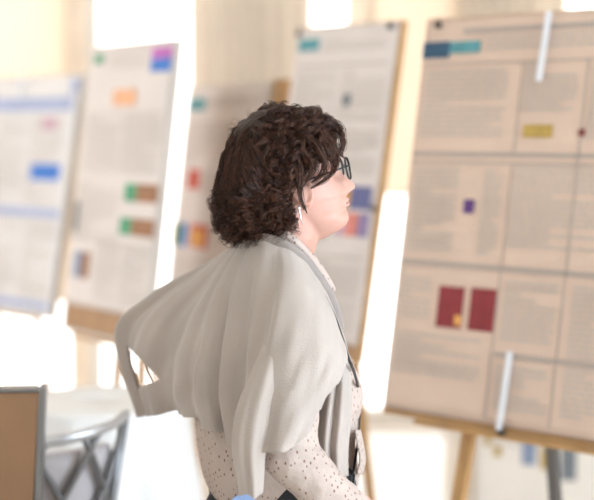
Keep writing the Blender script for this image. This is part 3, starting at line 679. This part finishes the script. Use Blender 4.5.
for i in range(NU):
    u = i/(NU-1)*9
    for j in range(NV):
        v = j/(NV-1)
        a = .012*min(1, v*1.6)*(1 if u < 5.2 else max(.10, 1-(u-5.2)/.8))
        ph = u*2*PI*1.05+1.6*math.sin(u*1.3)+.5*v
        f = math.sin(ph); f = math.copysign(abs(f)**.8, f)
        d = a*f + .002*v*math.sin(u*17+2*v)*(1 if u < 5.5 else .25)
        # broad soft folds over the near shoulder and a hanging one at its back edge
        q0 = max(0, min(1, (u-(6.25-.5*v))/.28)); q0 = q0*q0*(3-2*q0)
        d += (.017*q0*(1-max(0, u-6.8)/2.2) - .007*math.exp(-((u-(6.0-.5*v))/.2)**2))*min(1, v*2.2)
        d += .007*v*noise.noise(Vector((u*2.6+v*3, v*5, 2)))+.003*noise.noise(Vector((u*1.5, v*6, 2)))
        G[i, j] += N[i, j]*d
gap = [(127, 344), (133, 350), (147, 364), (161, 379), (139, 389)]
def drop(p, i, j):
    u = i/(NU-1)*9
    return u < 3 and inpoly(pix(p), gap)
cd_ = empty('cardigan'); cd_.parent = root
o = put('shoulder_drape', grid_mesh(G, drop), M['cardigan'], cd_); k = o.modifiers.new('s', 'SOLIDIFY'); k.thickness = .0035; k.offset = -1
# hem ribbing strands across the gap
mb = MB(); mb.tube([P(127, 345, 3.02), P(131, 366, 3.0), P(139, 388, 3.0)], [(.0028, .0022)]*3, 6); put('loose_thread', mesh(mb.v, mb.f), M['rib'], cd_); mb = MB(); mb.tube([P(145, 360, 2.92), P(148, 372, 2.92), P(153, 384, 2.925)], .0018, 6)
put('loose_thread', mesh(mb.v, mb.f), M['rib'], cd_)
# neckband of the cardigan
nb_ = [(254, 238, 2.79), (243, 237, 2.73), (246, 238, 2.68), (256, 239, 2.642), (272, 242, 2.620), (291, 251, 2.610), (309, 268, 2.628), (325, 291, 2.658), (333, 309, 2.665), (338, 330, 2.665)]
pts = [Vector(p) for p in bez([tuple(P(*q)) for q in nb_], 60)]
mb = MB(); mb.tube(pts, [(.013, .0035)]*60, 12, flat=(0, -.3, 1)); put('neckband', mesh(mb.v, mb.f), M['rib'], cd_)
# empty sleeve hanging down the back
ctrl = [(289, 305, 2.60, 7), (283, 325, 2.545, 10), (275, 350, 2.485, 14), (266, 378, 2.452, 17), (257, 405, 2.437, 19), (251, 432, 2.43, 18), (249, 455, 2.43, 16), (250, 474, 2.44, 14), (251, 493, 2.455, 12)]
rings = []; q = bez(ctrl, 60)
for idx, (px, py, Y, hw) in enumerate(q):
    c = P(px, py, Y); W_ = hw*.00180; ring = []
    for k in range(64):
        t = 2*PI*k/64; f = 1+.16*math.sin(3*t+.8+py*.008)+.06*math.sin(8*t+py*.02)
        ring.append(c+Vector((W_*math.cos(t)*(1+.04*math.sin(5*t)), -.024*math.sin(t)*f, .003*math.sin(4*t))))
    rings.append(ring)
mb = MB().loft(rings); put('empty_sleeve', mesh(mb.v, mb.f), M['cardigan'], cd_)
# front panel falling from the near shoulder
rowsP = [(292, 320, 328, 2.66), (320, 328, 337, 2.62), (345, 328, 346, 2.585), (380, 324, 351, 2.575), (415, 318, 351, 2.575), (450, 316, 348, 2.575), (480, 322, 348, 2.58), (498, 332, 349, 2.585)]
colsP = []
for k, fr in enumerate((0, .25, .5, .75, 1)):
    colsP.append([tuple(P(l+(r-l)*fr, y, Y+(.030, .0, -.006, .004, .030)[k]+(.012 if k == 4 else 0))) for (y, l, r, Y) in rowsP])
G2 = grid_surface(colsP, 50, 90)
for i in range(50):
    for j in range(90):
        u, v = i/49, j/89; G2[i, j, 1] += .008*math.sin(u*2*PI*2.4+v*1.2)*min(1, v*2.2)
o = put('front_panel', grid_mesh(G2), M['cardigan'], cd_); k = o.modifiers.new('s', 'SOLIDIFY'); k.thickness = .004; k.offset = 0
# lanyard and badge
bd = empty('lanyard'); bd.parent = root
pts = [Vector(p) for p in bez([tuple(P(*q)) for q in ((319, 286, 2.64), (327, 301, 2.605), (335, 318, 2.585), (342, 338, 2.565), (348, 357, 2.56), (355, 375, 2.64), (360, 400, 2.72), (358, 440, 2.70), (353, 474, 2.655))], 60)]
mb = MB(); mb.tube(pts, [(.0015, 0.0042)]*60, 8, flat=(.5, -.8, .3)); put('strap', mesh(mb.v, mb.f), M['black'], bd)
mb = MB()
for k in range(3): mb.tube([P(348+k*3, 476-k, 2.60), P(347+k*3, 488, 2.598), P(350+k*2, 494, 2.60)], [(.0022, .003)]*3, 8)
put('badge_clip', mesh(mb.v, mb.f), M['black'], bd)
# placket flap on the front
G3 = grid_surface([[tuple(P(x+dx, y, Yy)) for (x, y) in ((358, 430), (361, 445), (363, 460), (360, 474))] for dx, Yy in ((-4, 2.63), (0, 2.66), (1, 2.70))], 10, 20)
o = put('front_placket', grid_mesh(G3), M['blouse']); k = o.modifiers.new('s', 'SOLIDIFY'); k.thickness = .004
# trousers, belt line and shoes
T = MB(); rows = [(482, 216, 352, 2.735, .135), (492, 210, 356, 2.74, .142), (505, 204, 358, 2.745, .146), (530, 198, 360, 2.75, .15), (570, 200, 358, 2.75, .15), (590, 205, 352, 2.75, .14)]
rings = []
for (py, l, r, Y, hd) in bez(rows, 24):
    a_, b_ = P(l, py, Y), P(r, py, Y); c = (a_+b_)/2; hw = (b_.x-a_.x)/2
    rings.append([c+Vector((hw*math.cos(t), hd*math.sin(t), 0)) for t in [2*PI*i/48 for i in range(48)]])
T.loft(rings)
for s in (-1, 1):
    hj = Vector((HIP.x, 2.75, .86)) + LEFT*s*.085; kn = Vector((hj.x, hj.y, .50))+FWD*.02; an = Vector((hj.x, hj.y, .13)) - FWD*.01
    T.chain([hj, kn, an], [.105, .085, .075], 20)
    sh = MB(); an2 = Vector((an.x, an.y, 0)); sh.chain([an2-FWD*.03+Vector((0, 0, .05)), an2+FWD*.08+Vector((0, 0, .04)), an2+FWD*.17+Vector((0, 0, .032))], [.045, .042, .030], 14)
    sm = blob(sh, .006, 4)
    for v in sm.vertices: v.co.z = max(v.co.z, .0)
    put('shoe', sm, M['shoe'])
put('trousers', blob(T, .007, 6), M['trouser'])
mb = MB(); c0 = P(247, 500, 2.60)  # stand-in for an unidentified pale blue shape, form made up
mb.add([c0+Vector(v) for v in ((-.030, 0, -.05), (.028, 0, -.05), (.030, -.004, .006), (.012, -.006, .013), (-.014, -.006, .012), (-.028, -.003, .002),
       (-.030, .006, -.05), (.028, .006, -.05), (.030, .003, .006), (.012, .002, .013), (-.014, .002, .012), (-.028, .003, .002))],
       [(0, 1, 2, 3, 4, 5), (11, 10, 9, 8, 7, 6)]+[(i, (i+1) % 6, (i+1) % 6+6, i+6) for i in range(6)])
M['sky'] = mat('pale_blue', (.35, .50, .85), .6)
hk = mb.build('blue_shape', M['sky']); tag(hk, 'unidentified light blue shape at the back of her waist', 'cloth')
